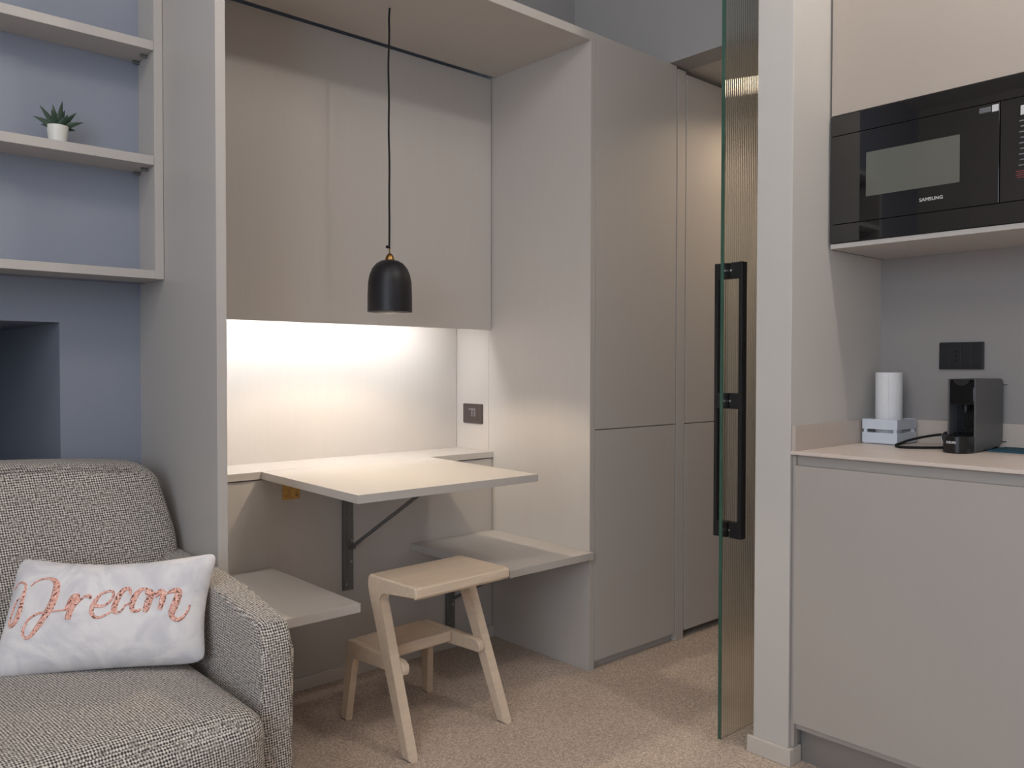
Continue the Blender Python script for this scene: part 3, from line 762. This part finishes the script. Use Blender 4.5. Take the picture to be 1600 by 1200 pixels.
# ---------------------------------------------------------------- cushion with sequin lettering
pw = thing('throw_pillow', 'white oblong pillow with the word Dream in rose gold sequins on the sofa', 'pillow', (.56, 1.98, .43))
pBL, pBR, pTL, pTR = Vector((.336, 2.055, .43)), Vector((.728, 1.84, .43)), Vector((.419, 2.15, .668)), Vector((.775, 1.877, .674))
pn_ = Vector((-0.5132729, -0.78240147, 0.35270222)); PT = .05
def p_mid(s, t):
    cc = 1-.075*(abs(s)*abs(t))**9
    s2 = cc*s*(1-(.085 if s > 0 else .04)*(1-t*t)*abs(s)**3); t2 = cc*t*(1-(.20 if t > 0 else .05)*(1-s*s)*abs(t)**3)
    a, c = (s2+1)/2, (t2+1)/2
    return (pBL*(1-a)+pBR*a)*(1-c)+(pTL*(1-a)+pTR*a)*c
def p_th(s, t): return PT*(max(0, 1-abs(s)**3.4)*max(0, 1-abs(t)**3.4))**.6
def p_front(s, t, e=0): return p_mid(s, t)+pn_*(p_th(s, t)+e)
b = B(); NS, NT = 56, 40
def grid(sign):
    rows = []
    for j in range(NT+1):
        row = []
        for i in range(NS+1):
            s = math.sin((i/NS*2-1)*PI/2); t = math.sin((j/NT*2-1)*PI/2)
            wr = .0022*math.sin(9*s+5*t)*math.exp(-((1-abs(s))*6)**2)*(1-abs(s)**8)+.0016*math.sin(14*s)*math.exp(-((1-abs(t))*5)**2)
            row.append(b.verts.new(p_mid(s, t)+pn_*sign*(p_th(s, t)*(1 if sign > 0 else .8)+wr)))
        rows.append(row)
    for j in range(NT):
        for i in range(NS):
            q = (rows[j][i], rows[j][i+1], rows[j+1][i+1], rows[j+1][i])
            b.faces.new(q if sign > 0 else q[::-1])
grid(1); grid(-1)
bmesh.ops.remove_doubles(b, verts=b.verts, dist=.0004)
obj('pillow_cover', b, PILLOWM, pw, 80)
STROKES= [[(-0.95,0.411,0.9),(-0.916,0.502,1.7),(-0.871,0.529,3.5),(-0.825,0.491,4.3),(-0.809,0.424,5.2),(-0.813,0.317,6.1),(-0.812,0.181,6.9),(-0.814,0.048,7.8),(-0.828,-0.083,7.8),(-0.857,-0.171,6.9),(-0.886,-0.187,5.2),(-0.909,-0.124,2.6),(-0.905,-0.022,2.2),(-0.899,0.11,2.2),(-0.878,0.221,2.2),(-0.855,0.27,1.7)],[(-0.755,0.45,1.7),(-0.726,0.503,2.6),(-0.661,0.561,2.6),(-0.591,0.574,3.5),(-0.527,0.533,6.9),(-0.488,0.438,10.4),(-0.48,0.295,11.3),(-0.488,0.169,11.3),(-0.509,0.047,11.3),(-0.541,-0.084,9.6),(-0.579,-0.212,8.7),(-0.619,-0.329,6.9),(-0.66,-0.395,5.2),(-0.702,-0.37,4.3),(-0.725,-0.287,4.3),(-0.719,-0.197,3.9),(-0.692,-0.099,3.9),(-0.643,-0.033,3.9),(-0.583,-0.003,3.5),(-0.51,0.006,2.6),(-0.444,0.015,2.6),(-0.372,0.019,2.6)],[(-0.366,0.013,3.5),(-0.338,0.084,6.9),(-0.32,0.176,8.7),(-0.297,0.238,7.8),(-0.269,0.257,6.1),(-0.259,0.224,5.2),(-0.274,0.141,7.8),(-0.303,0.039,9.6),(-0.313,-0.053,9.6),(-0.315,-0.136,8.7)],[(-0.308,0.029,4.3),(-0.27,0.109,5.2),(-0.23,0.18,3.9),(-0.19,0.24,4.3),(-0.152,0.227,5.2),(-0.134,0.193,4.3)],[(-0.111,0.096,7.8),(-0.047,0.056,4.9),(0.011,0.075,3.9),(0.057,0.155,3.9),(0.071,0.25,3.9),(0.049,0.301,3.9),(0.002,0.298,3.9),(-0.048,0.259,4.4),(-0.085,0.166,6.8),(-0.109,0.049,7.8),(-0.106,-0.045,6.8),(-0.076,-0.113,5.4),(-0.028,-0.129,3.9),(0.016,-0.103,3.4),(0.058,-0.06,3.4),(0.088,-0.027,2.9)],[(0.231,0.232,3.9),(0.217,0.314,4.9),(0.181,0.335,5.9),(0.145,0.282,7.8),(0.115,0.174,8.8),(0.097,0.056,8.8),(0.101,-0.028,7.8),(0.132,-0.066,3.9),(0.174,-0.022,2.9),(0.194,0.048,2.9),(0.232,0.081,3.9)],[(0.389,0.302,4.9),(0.339,0.317,4.9),(0.302,0.27,7.8),(0.27,0.175,9.8),(0.26,0.067,8.8),(0.269,-0.03,5.9),(0.311,-0.051,4.9),(0.349,-0.024,3.9)],[(0.384,0.277,9.8),(0.418,0.201,10.8),(0.407,0.092,10.8),(0.396,-0.016,9.8),(0.391,-0.076,5.9)],[(0.368,0.303,5.9),(0.418,0.275,5.9),(0.463,0.235,3.9),(0.501,0.282,3.9),(0.535,0.293,3.9)],[(0.469,0.173,2.9),(0.505,0.232,5.9),(0.53,0.268,5.9),(0.543,0.206,8.8),(0.539,0.083,8.8),(0.528,-0.037,6.8)],[(0.527,0.145,4.9),(0.556,0.217,3.9),(0.602,0.252,4.9),(0.658,0.275,8.8),(0.689,0.249,9.8),(0.679,0.113,10.8),(0.655,-0.033,10.8),(0.648,-0.13,8.8),(0.682,-0.205,6.8),(0.734,-0.22,5.9),(0.782,-0.161,4.4),(0.814,-0.076,3.9),(0.83,0.023,2.9)]]
b = B()
for st_ in STROKES:
    P3 = [Vector((s, t, w)) for s, t, w in st_]
    path = smooth_path(P3, 5)
    left, right, crest = [], [], []
    for i, p in enumerate(path):
        q0, q1 = path[max(i-1, 0)], path[min(i+1, len(path)-1)]
        c = p_front(p.x, p.y, 0); tg = (p_front(q1.x, q1.y)-p_front(q0.x, q0.y)).normalized()
        sd = tg.cross(pn_).normalized(); w = max(.0012, p.z/1000*.86)
        left.append(b.verts.new(c-sd*w-pn_*.002)); crest.append((b.verts.new(c-sd*w*.6+pn_*.0026), b.verts.new(c+sd*w*.6+pn_*.0026))); right.append(b.verts.new(c+sd*w-pn_*.002))
    for i in range(len(path)-1):
        b.faces.new((left[i], left[i+1], crest[i+1][0], crest[i][0]))
        b.faces.new((crest[i][0], crest[i+1][0], crest[i+1][1], crest[i][1]))
        b.faces.new((crest[i][1], crest[i+1][1], right[i+1], right[i]))
    b.faces.new((left[0], crest[0][0], crest[0][1], right[0])); b.faces.new((left[-1], right[-1], crest[-1][1], crest[-1][0]))
lt = obj('lettering', b, SEQUIN, pw, 60); lt['label'] = 'rose gold sequin script reading Dream'
